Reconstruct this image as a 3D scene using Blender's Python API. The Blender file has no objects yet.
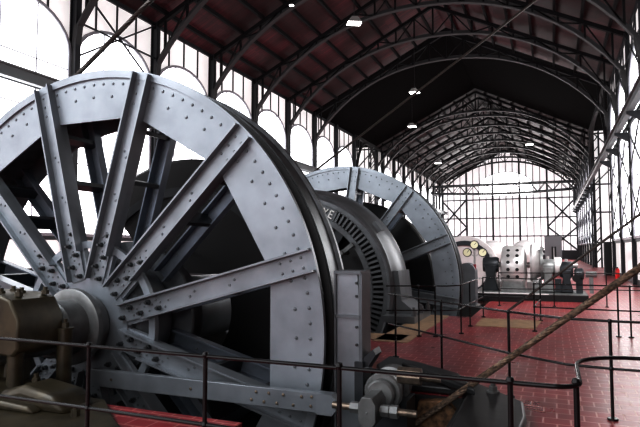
import bpy, math, random
from mathutils import Vector, Matrix
random.seed(7)
col = bpy.context.scene.collection
R_ = math.radians
PI = math.pi

# ------------------------------------------------------------------ materials
def mat(name, color, rough=.5, metal=0., noise=0., nscale=3., bump=0., emit=0., emitcol=None, spec=.5, coat=0., col2=None):
    m = bpy.data.materials.new(name); m.use_nodes = True
    nt = m.node_tree; b = nt.nodes['Principled BSDF']
    b.inputs['Base Color'].default_value = (*color, 1)
    b.inputs['Roughness'].default_value = rough
    b.inputs['Metallic'].default_value = metal
    b.inputs['Specular IOR Level'].default_value = spec
    if coat: b.inputs['Coat Weight'].default_value = coat
    if emit:
        b.inputs['Emission Color'].default_value = (*(emitcol or color), 1)
        b.inputs['Emission Strength'].default_value = emit
    if noise or bump:
        tc = nt.nodes.new('ShaderNodeTexCoord')
        n = nt.nodes.new('ShaderNodeTexNoise'); n.inputs['Scale'].default_value = nscale
        n.inputs['Detail'].default_value = 6
        nt.links.new(tc.outputs['Object'], n.inputs['Vector'])
        if noise:
            r = nt.nodes.new('ShaderNodeValToRGB')
            c2 = col2 or tuple(max(0, c * (1 - noise)) for c in color)
            r.color_ramp.elements[0].color = (*c2, 1); r.color_ramp.elements[0].position = .35
            r.color_ramp.elements[1].color = (*color, 1); r.color_ramp.elements[1].position = .62
            nt.links.new(n.outputs['Fac'], r.inputs['Fac'])
            nt.links.new(r.outputs['Color'], b.inputs['Base Color'])
        if bump:
            bm_ = nt.nodes.new('ShaderNodeBump'); bm_.inputs['Strength'].default_value = bump
            bm_.inputs['Distance'].default_value = .01
            nt.links.new(n.outputs['Fac'], bm_.inputs['Height']); nt.links.new(bm_.outputs['Normal'], b.inputs['Normal'])
    return m

M = {}
M['paint'] = mat('grey_paint', (.27, .30, .33), .36, .3, noise=.25, nscale=1.6, spec=.5)
M['paint_spoke'] = mat('grey_paint_spoke', (.25, .275, .30), .34, .35, noise=.25, nscale=2.2)
M['paint_dark'] = mat('dark_grey_paint', (.035, .04, .047), .4, .3, noise=.3, nscale=3)
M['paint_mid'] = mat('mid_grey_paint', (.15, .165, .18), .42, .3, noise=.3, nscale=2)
M['band'] = mat('worn_band_steel', (.16, .17, .18), .35, .6, noise=.35, nscale=5)
M['groove'] = mat('greased_groove', (.012, .012, .013), .35, .5)
M['rivet'] = mat('rivet_steel', (.14, .155, .17), .35, .3)
M['bolt'] = mat('bolt_steel', (.07, .075, .08), .35, .6)
M['casing'] = mat('motor_casing', (.17, .18, .19), .36, .4, noise=.35, nscale=2)
M['slotring'] = mat('slotted_ring_paint', (.16, .17, .18), .45, .3, noise=.3, nscale=3)
M['black'] = mat('black_iron', (.006, .006, .007), .55, .2)
M['railblack'] = mat('black_enamel', (.008, .008, .009), .25, .3)
M['olive'] = mat('olive_cast_iron', (.075, .062, .036), .38, .25, noise=.55, nscale=4, bump=.4)
M['worn'] = mat('worn_bright_steel', (.30, .25, .20), .38, .7, noise=.5, nscale=12)
M['castgrey'] = mat('cast_grey', (.22, .23, .23), .42, .35, noise=.3, nscale=5)
M['silver'] = mat('silver_paint', (.50, .49, .49), .3, .35, noise=.25, nscale=2)
M['palemach'] = mat('pale_machine_paint', (.62, .60, .60), .35, .1, noise=.15, nscale=2)
M['truss'] = mat('truss_iron', (.014, .012, .013), .5, .1)
M['column'] = mat('column_iron', (.020, .021, .026), .5, .2)
M['rail_l'] = mat('crane_rail_paint', (.16, .175, .18), .5, .1)
M['cream'] = mat('dial_cream', (.66, .64, .46), .5, emit=.10)
M['cover'] = mat('floor_cover_iron', (.030, .031, .033), .38, .4, noise=.4, nscale=5, bump=.2)
M['red_ext'] = mat('extinguisher_red', (.75, .03, .03), .3, emit=.05)
M['redvalve'] = mat('valve_red', (.25, .02, .03), .4)
M['rust'] = mat('rusted_timber', (.32, .17, .08), .7, noise=.85, nscale=14, bump=.6, col2=(.05, .028, .018))
M['tan'] = mat('tan_floor_plate', (.42, .29, .18), .5, noise=.25, nscale=5)
M['pit'] = mat('pit_concrete', (.02, .02, .02), .8, noise=.4, nscale=2)
M['letter'] = mat('white_lettering', (.75, .75, .73), .5)
M['whiteplate'] = mat('white_edge', (.6, .6, .6), .4)
M['cabinet'] = mat('grey_cabinet', (.17, .17, .18), .5)
M['lamp'] = mat('lamp_glass', (1, 1, 1), .4, emit=6)
M['lampcase'] = mat('lamp_case', (.35, .34, .33), .4, .5)
M['baseboard'] = mat('dark_dado', (.03, .03, .035), .5)
M['greenbox'] = mat('green_paint', (.05, .14, .10), .5)
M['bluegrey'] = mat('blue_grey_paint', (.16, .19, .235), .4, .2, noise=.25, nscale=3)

def glow_mat(name, color, strength, mull=None):
    """milky glass glowing with the daylight behind it"""
    m = bpy.data.materials.new(name); m.use_nodes = True
    nt = m.node_tree; b = nt.nodes['Principled BSDF']
    b.inputs['Base Color'].default_value = (.75, .75, .76, 1); b.inputs['Roughness'].default_value = .15
    tc = nt.nodes.new('ShaderNodeTexCoord'); n = nt.nodes.new('ShaderNodeTexNoise'); n.inputs['Scale'].default_value = .45
    nt.links.new(tc.outputs['Object'], n.inputs['Vector'])
    mr = nt.nodes.new('ShaderNodeMapRange'); mr.inputs['From Min'].default_value = .3; mr.inputs['From Max'].default_value = .7
    mr.inputs['To Min'].default_value = strength * .8; mr.inputs['To Max'].default_value = strength * 1.15
    nt.links.new(n.outputs['Fac'], mr.inputs['Value'])
    b.inputs['Emission Color'].default_value = (*color, 1)
    nt.links.new(mr.outputs['Result'], b.inputs['Emission Strength'])
    return m
M['pane'] = glow_mat('daylit_milky_glass', (.97, .98, 1.0), 2.1)
M['pane_end'] = glow_mat('daylit_end_glass', (1., .95, .96), .50)  # end wall infill, brightness put in as a mild glow
M['pane_glare'] = glow_mat('glaring_end_glass', (1., 1., 1.), 4.)
M['infill'] = glow_mat('backlit_infill_glass', (.93, .88, .87), .46)  # pale wall infill, its lit look put in as glow
M['brickwall'] = mat('dark_brick_wall', (.09, .05, .045), .8, noise=.3)  # dark material of the unseen bays that cut light from the right
M['winframe'] = mat('window_glazing_bar', (.34, .34, .37), .5)
M['soot'] = mat('sooty_boards', (.004, .003, .003), 1., spec=.05)  # boards blackened to paint in the gloom of the crossing and transepts

def tile_mat():
    m = bpy.data.materials.new('red_brick_floor'); m.use_nodes = True
    nt = m.node_tree; b = nt.nodes['Principled BSDF']
    tc = nt.nodes.new('ShaderNodeTexCoord')
    br = nt.nodes.new('ShaderNodeTexBrick')
    br.offset = .5; br.squash = 1
    br.inputs['Color1'].default_value = (.34, .036, .046, 1)
    br.inputs['Color2'].default_value = (.26, .026, .036, 1)
    br.inputs['Mortar'].default_value = (.52, .24, .21, 1)
    br.inputs['Scale'].default_value = 1
    br.inputs['Mortar Size'].default_value = .010
    br.inputs['Mortar Smooth'].default_value = .3
    br.inputs['Brick Width'].default_value = .25
    br.inputs['Row Height'].default_value = .2
    nt.links.new(tc.outputs['Object'], br.inputs['Vector'])
    n = nt.nodes.new('ShaderNodeTexNoise'); n.inputs['Scale'].default_value = 1.3; n.inputs['Detail'].default_value = 8
    nt.links.new(tc.outputs['Object'], n.inputs['Vector'])
    mx = nt.nodes.new('ShaderNodeMix'); mx.data_type = 'RGBA'; mx.blend_type = 'MULTIPLY'; mx.inputs[0].default_value = .55
    r = nt.nodes.new('ShaderNodeValToRGB'); r.color_ramp.elements[0].color = (.45, .45, .45, 1); r.color_ramp.elements[1].color = (1.2, 1.2, 1.2, 1)
    r.color_ramp.elements[0].position = .3; r.color_ramp.elements[1].position = .65
    nt.links.new(n.outputs['Fac'], r.inputs['Fac'])
    nt.links.new(br.outputs['Color'], mx.inputs[6]); nt.links.new(r.outputs['Color'], mx.inputs[7])
    nt.links.new(mx.outputs[2], b.inputs['Base Color'])
    mr = nt.nodes.new('ShaderNodeMapRange'); mr.inputs['To Min'].default_value = .2; mr.inputs['To Max'].default_value = .42
    nt.links.new(n.outputs['Fac'], mr.inputs['Value']); nt.links.new(mr.outputs['Result'], b.inputs['Roughness'])
    bp = nt.nodes.new('ShaderNodeBump'); bp.inputs['Strength'].default_value = .35; bp.inputs['Distance'].default_value = .004; bp.invert = True
    nt.links.new(br.outputs['Fac'], bp.inputs['Height']); nt.links.new(bp.outputs['Normal'], b.inputs['Normal'])
    return m
M['tiles'] = tile_mat()

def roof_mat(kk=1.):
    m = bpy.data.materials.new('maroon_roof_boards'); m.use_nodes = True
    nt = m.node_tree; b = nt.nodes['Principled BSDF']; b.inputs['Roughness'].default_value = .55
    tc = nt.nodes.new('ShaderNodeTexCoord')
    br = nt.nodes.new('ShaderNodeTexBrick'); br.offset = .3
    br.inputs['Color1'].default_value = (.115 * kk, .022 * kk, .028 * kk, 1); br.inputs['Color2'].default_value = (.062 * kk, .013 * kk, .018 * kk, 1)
    br.inputs['Mortar'].default_value = (.015, .006, .007, 1); br.inputs['Scale'].default_value = 1
    br.inputs['Brick Width'].default_value = 2.2; br.inputs['Row Height'].default_value = .22; br.inputs['Mortar Size'].default_value = .012
    nt.links.new(tc.outputs['Object'], br.inputs['Vector'])
    n = nt.nodes.new('ShaderNodeTexNoise'); n.inputs['Scale'].default_value = .25; n.inputs['Detail'].default_value = 3
    nt.links.new(tc.outputs['Object'], n.inputs['Vector'])
    r = nt.nodes.new('ShaderNodeValToRGB'); r.color_ramp.elements[0].color = (.35, .3, .3, 1); r.color_ramp.elements[1].color = (1.5, 1.4, 1.45, 1)
    r.color_ramp.elements[0].position = .42; r.color_ramp.elements[1].position = .68
    nt.links.new(n.outputs['Fac'], r.inputs['Fac'])
    mx = nt.nodes.new('ShaderNodeMix'); mx.data_type = 'RGBA'; mx.blend_type = 'MULTIPLY'; mx.inputs[0].default_value = 1
    nt.links.new(br.outputs['Color'], mx.inputs[6]); nt.links.new(r.outputs['Color'], mx.inputs[7])
    nt.links.new(mx.outputs[2], b.inputs['Base Color'])
    return m
M['roof'] = roof_mat()
M['roof_far'] = roof_mat(.28)  # same boards with shade put into the colour, for the far roof
M['chord'] = mat('worn_arch_iron', (.034, .032, .034), .55, .1)  # lower chords, a paler tone than the webs
M['web'] = mat('dark_web_iron', (.006, .005, .006), .7, spec=.2)

def rope_mat():
    m = bpy.data.materials.new('twisted_wire_rope'); m.use_nodes = True
    nt = m.node_tree; b = nt.nodes['Principled BSDF']; b.inputs['Roughness'].default_value = .5; b.inputs['Metallic'].default_value = .3
    tc = nt.nodes.new('ShaderNodeTexCoord'); n = nt.nodes.new('ShaderNodeTexNoise'); n.inputs['Scale'].default_value = 30
    nt.links.new(tc.outputs['Object'], n.inputs['Vector'])
    r = nt.nodes.new('ShaderNodeValToRGB'); r.color_ramp.elements[0].color = (.03, .02, .014, 1); r.color_ramp.elements[1].color = (.24, .165, .11, 1)
    r.color_ramp.elements[0].position = .3; r.color_ramp.elements[1].position = .7
    nt.links.new(n.outputs['Fac'], r.inputs['Fac']); nt.links.new(r.outputs['Color'], b.inputs['Base Color'])
    return m
M['rope'] = rope_mat()
M['rope_dark'] = mat('greased_wire_rope', (.045, .035, .03), .4, .4, noise=.4, nscale=25)

# ------------------------------------------------------------------ geometry collector
class MB:
    def __init__(s): s.v = []; s.f = []; s.smooth = []
    def add(s, vs, fs, smooth=False, mx=None):
        o = len(s.v)
        for v in vs:
            v = Vector(v)
            s.v.append(tuple(mx @ v if mx else v))
        for f in fs: s.f.append(tuple(i + o for i in f)); s.smooth.append(smooth)
        return s
    def box(s, x0, x1, y0, y1, z0, z1, mx=None):
        vs = [(x, y, z) for x in (x0, x1) for y in (y0, y1) for z in (z0, z1)]
        return s.add(vs, [(0, 1, 3, 2), (4, 6, 7, 5), (0, 4, 5, 1), (2, 3, 7, 6), (0, 2, 6, 4), (1, 5, 7, 3)], mx=mx)
    def bar(s, p0, p1, w, h, up=(0, 0, 1)):
        """rectangular bar: w across, h along up"""
        p0 = Vector(p0); p1 = Vector(p1); d = (p1 - p0).normalized(); u = Vector(up)
        if abs(d.dot(u)) > .98: u = Vector((0, 1, 0)) if abs(d.y) < .9 else Vector((1, 0, 0))
        sd = d.cross(u).normalized(); u = sd.cross(d).normalized()
        vs = [p + sd * a * w / 2 + u * b * h / 2 for p in (p0, p1) for a, b in ((-1, -1), (1, -1), (1, 1), (-1, 1))]
        return s.add(vs, [(3, 2, 1, 0), (4, 5, 6, 7), (0, 1, 5, 4), (1, 2, 6, 5), (2, 3, 7, 6), (3, 0, 4, 7)])
    def tube(s, pts, r, n=10, mx=None, caps=True):
        pts = [Vector(p) for p in pts]; rings = []; vs = []
        prev = None
        for i, p in enumerate(pts):
            if i == 0: d = pts[1] - p
            elif i == len(pts) - 1: d = p - pts[i - 1]
            else: d = (pts[i + 1] - p).normalized() + (p - pts[i - 1]).normalized()
            d.normalize()
            if prev is None:
                a = Vector((0, 0, 1)) if abs(d.z) < .9 else Vector((1, 0, 0))
                u = d.cross(a).normalized()
            else:
                u = (prev - d * prev.dot(d)).normalized()
            prev = u; w = d.cross(u)
            rr = r[i] if isinstance(r, (list, tuple)) else r
            for k in range(n):
                t = 2 * PI * k / n; vs.append(p + u * rr * math.cos(t) + w * rr * math.sin(t))
        fs = []
        for i in range(len(pts) - 1):
            for k in range(n):
                a = i * n + k; b = i * n + (k + 1) % n
                fs.append((a, b, b + n, a + n))
        s.add(vs, fs, True, mx)
        if caps:
            o = len(s.v) - len(vs)
            s.f.append(tuple(o + k for k in range(n))[::-1]); s.smooth.append(False)
            s.f.append(tuple(o + len(vs) - n + k for k in range(n))); s.smooth.append(False)
        return s
    def lathe(s, prof, n=96, axis='y', a0=0., a1=360., closed=True, smooth=True, c=(0, 0, 0)):
        """prof: list of (radius, along) pairs, closed section, revolved about the axis"""
        full = abs(a1 - a0 - 360) < 1e-6; m = n if full else n + 1
        vs = []
        for k in range(m):
            t = R_(a0 + (a1 - a0) * k / n)
            for (r, y) in prof:
                if axis == 'y': vs.append((c[0] + r * math.cos(t), c[1] + y, c[2] + r * math.sin(t)))
                elif axis == 'z': vs.append((c[0] + r * math.cos(t), c[1] + r * math.sin(t), c[2] + y))
                else: vs.append((c[0] + y, c[1] + r * math.cos(t), c[2] + r * math.sin(t)))
        q = len(prof); fs = []
        for k in range(n):
            k2 = (k + 1) % m
            for j in range(q if closed else q - 1):
                j2 = (j + 1) % q
                fs.append((k * q + j, k2 * q + j, k2 * q + j2, k * q + j2))
        s.add(vs, fs, smooth)
        if not full and closed:
            o = len(s.v) - len(vs)
            s.f.append(tuple(o + j for j in range(q))); s.smooth.append(False)
            s.f.append(tuple(o + n * q + j for j in range(q))[::-1]); s.smooth.append(False)
        return s
    def prism(s, poly, y0, y1, axis='y', mx=None):
        n = len(poly)
        def P(a, b, t):
            return (a, t, b) if axis == 'y' else ((a, b, t) if axis == 'z' else (t, a, b))
        vs = [P(a, b, y0) for a, b in poly] + [P(a, b, y1) for a, b in poly]
        fs = [tuple(range(n)), tuple(range(2 * n - 1, n - 1, -1))] + [(i, i + n, (i + 1) % n + n, (i + 1) % n) for i in range(n)]
        return s.add(vs, fs, mx=mx)
    def dome(s, p, d, r, n=6):
        """round rivet head at p pointing along d"""
        p = Vector(p); d = Vector(d).normalized(); a = Vector((0, 0, 1)) if abs(d.z) < .9 else Vector((1, 0, 0))
        u = d.cross(a).normalized(); w = d.cross(u); vs = []
        for rr, hh in ((1, 0), (.8, .5)):
            for k in range(n):
                t = 2 * PI * k / n; vs.append(p + (u * math.cos(t) + w * math.sin(t)) * r * rr + d * r * hh)
        vs.append(p + d * r * .8)
        fs = [(k, (k + 1) % n, (k + 1) % n + n, k + n) for k in range(n)] + [(k + n, (k + 1) % n + n, 2 * n) for k in range(n)]
        return s.add(vs, fs, True)
    def bolt(s, p, d, r, h, n=6):
        p = Vector(p); d = Vector(d).normalized()
        s.tube([p, p + d * h], r, n); 
        for i in range(len(s.smooth) - n - 2, len(s.smooth)): s.smooth[i] = False
        s.tube([p + d * h, p + d * (h * 1.7)], r * .55, 8)
        return s
    def build(s, name, m, parent=None, loc=None, bevel=0.):
        me = bpy.data.meshes.new(name); me.from_pydata(s.v, [], s.f)
        me.polygons.foreach_set('use_smooth', s.smooth); me.update()
        import bmesh
        b = bmesh.new(); b.from_mesh(me); bmesh.ops.recalc_face_normals(b, faces=b.faces); b.to_mesh(me); b.free()
        if isinstance(m, str): m = M[m]
        me.materials.append(m)
        o = bpy.data.objects.new(name, me); col.objects.link(o)
        if parent: o.parent = parent
        if loc: o.location = loc
        if bevel:
            bv = o.modifiers.new('bevel', 'BEVEL'); bv.width = bevel; bv.segments = 2; bv.limit_method = 'ANGLE'; bv.angle_limit = R_(40)
        # sharp-edge shading for smooth faces
        try:
            me.set_sharp_from_angle(angle=R_(35))
        except Exception: pass
        return o

def tag(o, label=None, cat=None, group=None, kind=None):
    if label: o['label'] = label
    if cat: o['category'] = cat
    if group: o['group'] = group
    if kind: o['kind'] = kind
    return o
def thing(name, loc, label, cat, group=None, rot=(0, 0, 0)):
    o = bpy.data.objects.new(name, None); col.objects.link(o); o.location = loc; o.rotation_euler = rot
    o.empty_display_size = .2
    return tag(o, label, cat, group)
def struct_empty(name, loc=(0, 0, 0)):
    o = bpy.data.objects.new(name, None); col.objects.link(o); o.location = loc; o['kind'] = 'structure'; return o
def copy_tree(o, parent=None):
    c = o.copy(); col.objects.link(c)
    if parent is not None: c.parent = parent
    for ch in [x for x in bpy.data.objects if x.parent == o]: copy_tree(ch, c)
    return c

# ------------------------------------------------------------------ camera
TH, PIT = R_(22.479), R_(3.53)
cam_d = bpy.data.cameras.new('camera'); cam = bpy.data.objects.new('camera', cam_d); col.objects.link(cam)
cam_d.lens = 31.593; cam_d.sensor_width = 36; cam_d.clip_end = 400
cam.location = (0, 0, 1.7); cam.rotation_euler = (PI / 2 + PIT, 0, TH)
bpy.context.scene.camera = cam

# hall numbers
XL, XR = -16.91, 3.61
XC = (XL + XR) / 2; HW = (XR - XL) / 2
EAVE, FOOT, APEX, RIDGE = 12.14, 9.7, 15.0, 17.25
BAY = 4.69; Y0 = 15.9
YN, YF = Y0 - 5 * BAY, 93.8            # near wall and far wall
YT0, YT1 = Y0 + 5 * BAY, Y0 + 8.5 * BAY  # crossing
def coly(i): return Y0 + BAY * i

# ------------------------------------------------------------------ floor with pits
def floor_poly():
    b = MB()
    xs = sorted({-22, -10.2, -9.4, -3.2, -2.0, -1.95, 9})
    # plain rectangles round the wheel pits: (x0,x1,y0,y1)
    R = [(-22, -10.2, YN, YF), (-2.0, 9, YN, 4.1), (-.95, 9, 4.1, 6.62), (-2.0, 9, 6.62, 10.9), (-10.2, -2.0, YN, 4.1), (-10.2, -2.84, 4.1, 4.88), (-3.6, -2.0, 8.2, 10.9),
         (-3.1, 9, 10.9, 14.4), (-1.9, 9, 14.4, 19.0), (-10.2, -8.9, 10.9, 14.4), (-10.2, 9, 19.0, YF)]
    for x0, x1, y0, y1 in R: b.box(x0, x1, y0, y1, -.12, 0)
    return b
fl = floor_poly().build('floor', 'tiles'); fl['kind'] = 'structure'
pit = MB()
pit.box(-10.4, -.83, 3.98, 19.6, -3.6, -3.5)
pit.box(-10.35, -10.2, 4.6, 19.3, -3.5, -.12); pit.box(-2.0, -1.85, 6.62, 10.9, -3.5, -.12); pit.box(-.95, -.83, 4.0, 6.7, -3.5, -.12); pit.box(-2.84, -.95, 3.98, 4.1, -3.5, -.12); pit.box(-1.9, -.95, 6.62, 6.74, -3.5, -.12); pit.box(-1.85, -.95, 6.47, 6.62, -3.5, -.45); pit.box(-1.99, -.95, 6.59, 6.62, -.45, .0); pit.box(-.98, -.95, 4.1, 6.6, -.45, .0); pit.box(-2.96, -2.84, 4.0, 4.88, -3.5, -.12)
pit.box(-10.2, -2.84, 4.7, 4.88, -3.5, -.12); pit.box(-1.9, -1.75, 14.2, 19.2, -3.5, -.12); pit.box(-10.2, -1.9, 19.0, 19.2, -3.5, -.12)
pit.box(-3.1, -2.95, 10.9, 14.4, -3.5, -.12); pit.box(-3.6, -3.45, 8.2, 10.9, -3.5, -.12); pit.box(-3.6, -2.0, 8.2, 8.3, -3.5, -.12)
p_ = pit.build('floor', 'pit'); p_['kind'] = 'structure'
tp = MB(); tp.box(-3.1, -2.45, 10.0, 14.4, 0, .012); tp.box(-3.58, -2.62, 10.15, 10.88, 0, .012)
tp.prism([(-1.62, 12.75), (-.38, 12.75), (-.28, 14.2), (-1.62, 14.2)], 0, .012, axis='z')
tag(tp.build('floor_plate', 'tan'), 'tan floor strip along the motor foot and far pit edge', 'floor plate')

# ------------------------------------------------------------------ walls: steel frame, glowing infill panels, arched windows
def arch_pts(w, z0, zs, rise, n=14):
    pts = [(-w, z0), (w, z0)]
    for k in range(n + 1):
        t = PI * k / n; pts.append((w * math.cos(t), zs + rise * math.sin(t)))
    return pts
wn = 0
def add_window(side_x, yc, w, z0, zs, rise, inward, pane='pane', axis='x'):
    """window in a wall whose normal is the given axis; inward = sign towards the room"""
    global wn
    wn += 1
    win = struct_empty('window_%d' % wn, (side_x, yc, z0) if axis == 'x' else (yc, side_x, z0))
    poly = arch_pts(w, 0, zs - z0, rise)
    def P(a, z, t): return (t, a, z) if axis == 'x' else (a, t, z)
    g = MB(); o = inward * .04
    g.add([P(a, z, o) for a, z in poly], [tuple(range(len(poly)))]); g.build('pane', pane, win)
    fr = MB()
    edge = [P(a, z, inward * .07) for a, z in poly]
    for i in range(len(edge)):
        fr.bar(edge[i], edge[(i + 1) % len(edge)], .12, .10, up=P(0, 0, 1))
    top = zs - z0 + rise
    def topz(a): return zs - z0 + rise * math.sqrt(max(0, 1 - (a / w) ** 2))
    k = max(2, int(round(2 * w / 1.5)))
    for j in range(1, k):
        a = -w + 2 * w * j / k
        fr.bar(P(a, 0, inward * .06), P(a, topz(a), inward * .06), .035, .04, up=P(0, 0, 1))
    z = 1.0
    while z < zs - z0 + rise * .3:
        ww = w if z < zs - z0 else w * math.sqrt(max(0, 1 - ((z - zs + z0) / rise) ** 2))
        fr.bar(P(-ww, z, inward * .06), P(ww, z, inward * .06), .035, .035); z += 1.75
    fr.build('window_frame', 'winframe', win)
    return win

def side_wall(name, x, inward, bays, zt=EAVE, solid=-999, cd=.32):
    """bays: list of (ya, yb)"""
    e = struct_empty(name, (x, 0, 0))
    pan = MB(); fr = MB(); cl = MB()
    so = MB()
    for (ya, yb) in bays:
        if ya < solid:
            so.box(0, .06, ya, yb, 0, zt + .1); continue
        pan.box(-.06 if inward > 0 else -.0, .0 if inward > 0 else .06, ya, yb, 0, zt + .1)
        yc = (ya + yb) / 2; w = (yb - ya) / 2 - .16
        # vertical mullions above the arch, horizontals
        for j in (1, 2, 3):
            y = ya + (yb - ya) * j / 4
            zz = 9.1 + 1.55 * math.sqrt(1 - ((y - yc) / w) ** 2)
            fr.box(inward * .0, inward * .06, y - .03, y + .03, zz, zt)
        fr.box(min(0, inward * .10), max(0, inward * .10), ya, yb, zt - .16, zt + .02)
        fr.box(min(0, inward * .08), max(0, inward * .08), ya, yb, 2.0, 2.2)
        cl.box(min(0, inward * .05), max(0, inward * .05), ya, yb, 0, 1.0 if x < 0 else .25)
    pan.build('infill_panel', 'infill', e); fr.build('mullion', 'column', e); cl.build('dado', 'baseboard', e)
    if so.v: so.build('brick_panel', 'brickwall', e)  # unseen windowless bays, put in to reduce light from the right
    ys = sorted({round(v, 3) for b in bays for v in b})
    for y in ys:
        c = MB(); s = inward
        c.box(min(0, s * cd), max(0, s * cd), y - .045, y + .045, 0, zt)
        c.box(min(0, s * .04), max(0, s * .04), y - .13, y + .13, 0, zt)
        c.box(min(s * (cd - .03), s * (cd + .01)), max(s * (cd - .03), s * (cd + .01)), y - .13 * cd / .32, y + .13 * cd / .32, 0, zt)
        c.build('column', 'column', e)
    for (ya, yb) in bays:
        if ya < solid: continue
        br = MB(); o = inward * .22
        for (za, zb) in ((2.3, 4.9), (4.9, 7.4)):
            if x > 0 or ya > 30:
                br.bar((o, ya, za), (o, yb, zb), .05, .05); br.bar((o, yb, za), (o, ya, zb), .05, .05)
        if x > 0 or 15 < ya < 16:
            br.bar((o, ya, 9.0), (o, yb, 12.0), .06, .06); br.bar((o, yb, 9.0), (o, ya, 12.0), .06, .06)
            br.bar((o, ya, 10.4), (o, yb, 10.4), .06, .06)
        br.bar((o, ya, 7.4), (o, yb, 7.4), .1, .16)
        br.build('cross_brace', 'column', e)
        add_window(x + inward * .0, (ya + yb) / 2, (yb - ya) / 2 - .16, 2.2, 9.1, 1.55, inward)
    return e
bays1 = [(coly(i), coly(i + 1)) for i in range(-5, 5)]
bays2 = [(YT1, coly(9))] + [(coly(i), coly(i + 1)) for i in range(9, 16)] + [(coly(16), YF)]
YTL = coly(7)
side_wall('wall_left', XL, 1, bays1 + [(coly(5), coly(6)), (coly(6), coly(7))] + bays2)
side_wall('wall_right', XR, -1, bays1 + bays2, solid=19, cd=.18)
# transept walls
XTL, XTR = -21.4, 8.1
def flat_wall(name, pts, mats='infill'):
    pass
def cross_wall(name, y, x0, x1, facing, mull=True):
    e = struct_empty(name, (0, y, 0)); p = MB(); p.box(x0, x1, 0, .08, 0, EAVE + .1); p.build('infill_panel', 'infill', e)
    f = MB(); n = max(2, int(abs(x1 - x0) / 1.1))
    for j in range(n + 1):
        x = x0 + (x1 - x0) * j / n; f.box(x - .04, x + .04, -.06, 0, 0, EAVE)
    for z in (2.2, 4.9, 7.4, 9.8, 12.0): f.box(x0, x1, -.07, 0, z - .06, z + .06)
    f.bar((x0, -.1, 7.4), (x1, -.1, 12), .09, .09); f.bar((x1, -.1, 7.4), (x0, -.1, 12), .09, .09)
    f.build('mullion', 'column', e); return e
cross_wall('wall_transept_left', YT1, XTL, XL, -1)
cross_wall('wall_transept_right', YT1, XR, XTR, -1)
for nm, x0, x1 in (('wall_transept_left_near', XTL, XL), ('wall_transept_right_near', XR, XTR)):
    e = MB(); yt = YTL if x0 < 0 else YT0; e.box(x0, x1, yt - .08, yt, 0, EAVE + .1); o = e.build(nm, 'infill'); o['kind'] = 'structure'
for nm, x, s in (('wall_transept_left_end', XTL, 1), ('wall_transept_right_end', XTR, -1)):
    yt = YTL if x < 0 else YT0
    ys = [yt + (YT1 - yt) * k / 3 for k in range(4)]
    e = struct_empty(nm, (x, 0, 0)); p = MB(); p.box(min(0, -s * .06), max(0, -s * .06), yt, YT1, 0, EAVE + .1); p.build('infill_panel', 'infill', e)
    f = MB()
    for y in ys: f.box(min(0, s * .2), max(0, s * .2), y - .1, y + .1, 0, EAVE)
    f.build('column', 'column', e)
    for k in range(3): add_window(x, (ys[k] + ys[k + 1]) / 2, (ys[1] - ys[0]) / 2 - .2, 2.2, 9.1, 1.6, s)

# far end wall
we = struct_empty('wall_far', (0, YF, 0))
def roofz(x): return RIDGE - (RIDGE - EAVE) * abs(x - XC) / HW
p = MB(); p.prism([(XL, 0), (XR, 0), (XR, EAVE), (XC, RIDGE), (XL, EAVE)], 0, .1); p.build('infill_panel', 'pane_end', we)
ecx = [XL, -12.85, -8.75, -4.68, -.62, XR]
for x in ecx:
    c = MB(); c.box(x - .13, x + .13, -.3, 0, 0, roofz(x)); c.build('column', 'column', we)
f = MB()
for a, b_ in zip(ecx, ecx[1:]):
    for j in (1, 2, 3):
        x = a + (b_ - a) * j / 4; f.box(x - .05, x + .05, -.08, 0, 0, roofz(x))
for z in (1.3, 3.6, 6.5, 9.5):
    f.box(XL, XR, -.12, 0, z - .08, z + .08)
f.build('mullion', 'column', we)
br = MB()
for a, b_ in ((ecx[0], ecx[1]), (ecx[4], ecx[5])):
    for z0, z1 in ((1.3, 5.0), (5.0, 9.6)):
        br.bar((a, -.2, z0), (b_, -.2, z1), .22, .22); br.bar((b_, -.2, z0), (a, -.2, z1), .22, .22)
br.build('cross_brace', 'column', we)
d = MB(); d.box(XL, XR, -.1, 0, 0, 1.3); d.build('dado', 'baseboard', we)
wn += 1
gw = struct_empty('window_%d' % wn, (XC - .1, YF - .12, 10.0))
g = MB(); pts = [(-4.1, 0), (4.1, 0)] + [(4.1 * math.cos(PI * k / 16), 1.4 + 2.4 * math.sin(PI * k / 16)) for k in range(17)]
g.add([(a, 0, z) for a, z in pts], [tuple(range(len(pts)))]); g.build('pane', 'pane_glare', gw)
fr = MB(); pp = [(a, -.03, z) for a, z in pts]
for i in range(len(pp)): fr.bar(pp[i], pp[(i + 1) % len(pp)], .1, .1, up=(0, 1, 0))
fr.build('window_frame', 'column', gw)
# arch mullion on far wall following the truss line
am = MB()
Rr = (HW * HW + (APEX - FOOT) ** 2) / 2 / (APEX - FOOT)
def archz(x):
    t = min(1., abs(x - XC) / HW)
    return (APEX - Rr + math.sqrt(Rr * Rr - (t * HW) ** 2)) * .45 + .55 * (FOOT - .25 + (APEX + .1 - FOOT + .15) * (1 - t ** 2.45) ** .82)
# near end wall behind the camera
wne = struct_empty('wall_near', (0, YN, 0))
p = MB(); p.prism([(XL, 0), (XR, 0), (XR, EAVE), (XC, RIDGE), (XL, EAVE)], -.1, 0); p.build('infill_panel', 'infill', wne)
for x in (-14.6, -10.5, -6.6, -2.6, 1.3): add_window(YN, x, 1.75, 1.0, 10.6, 1.3, 1, axis='y')

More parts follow.
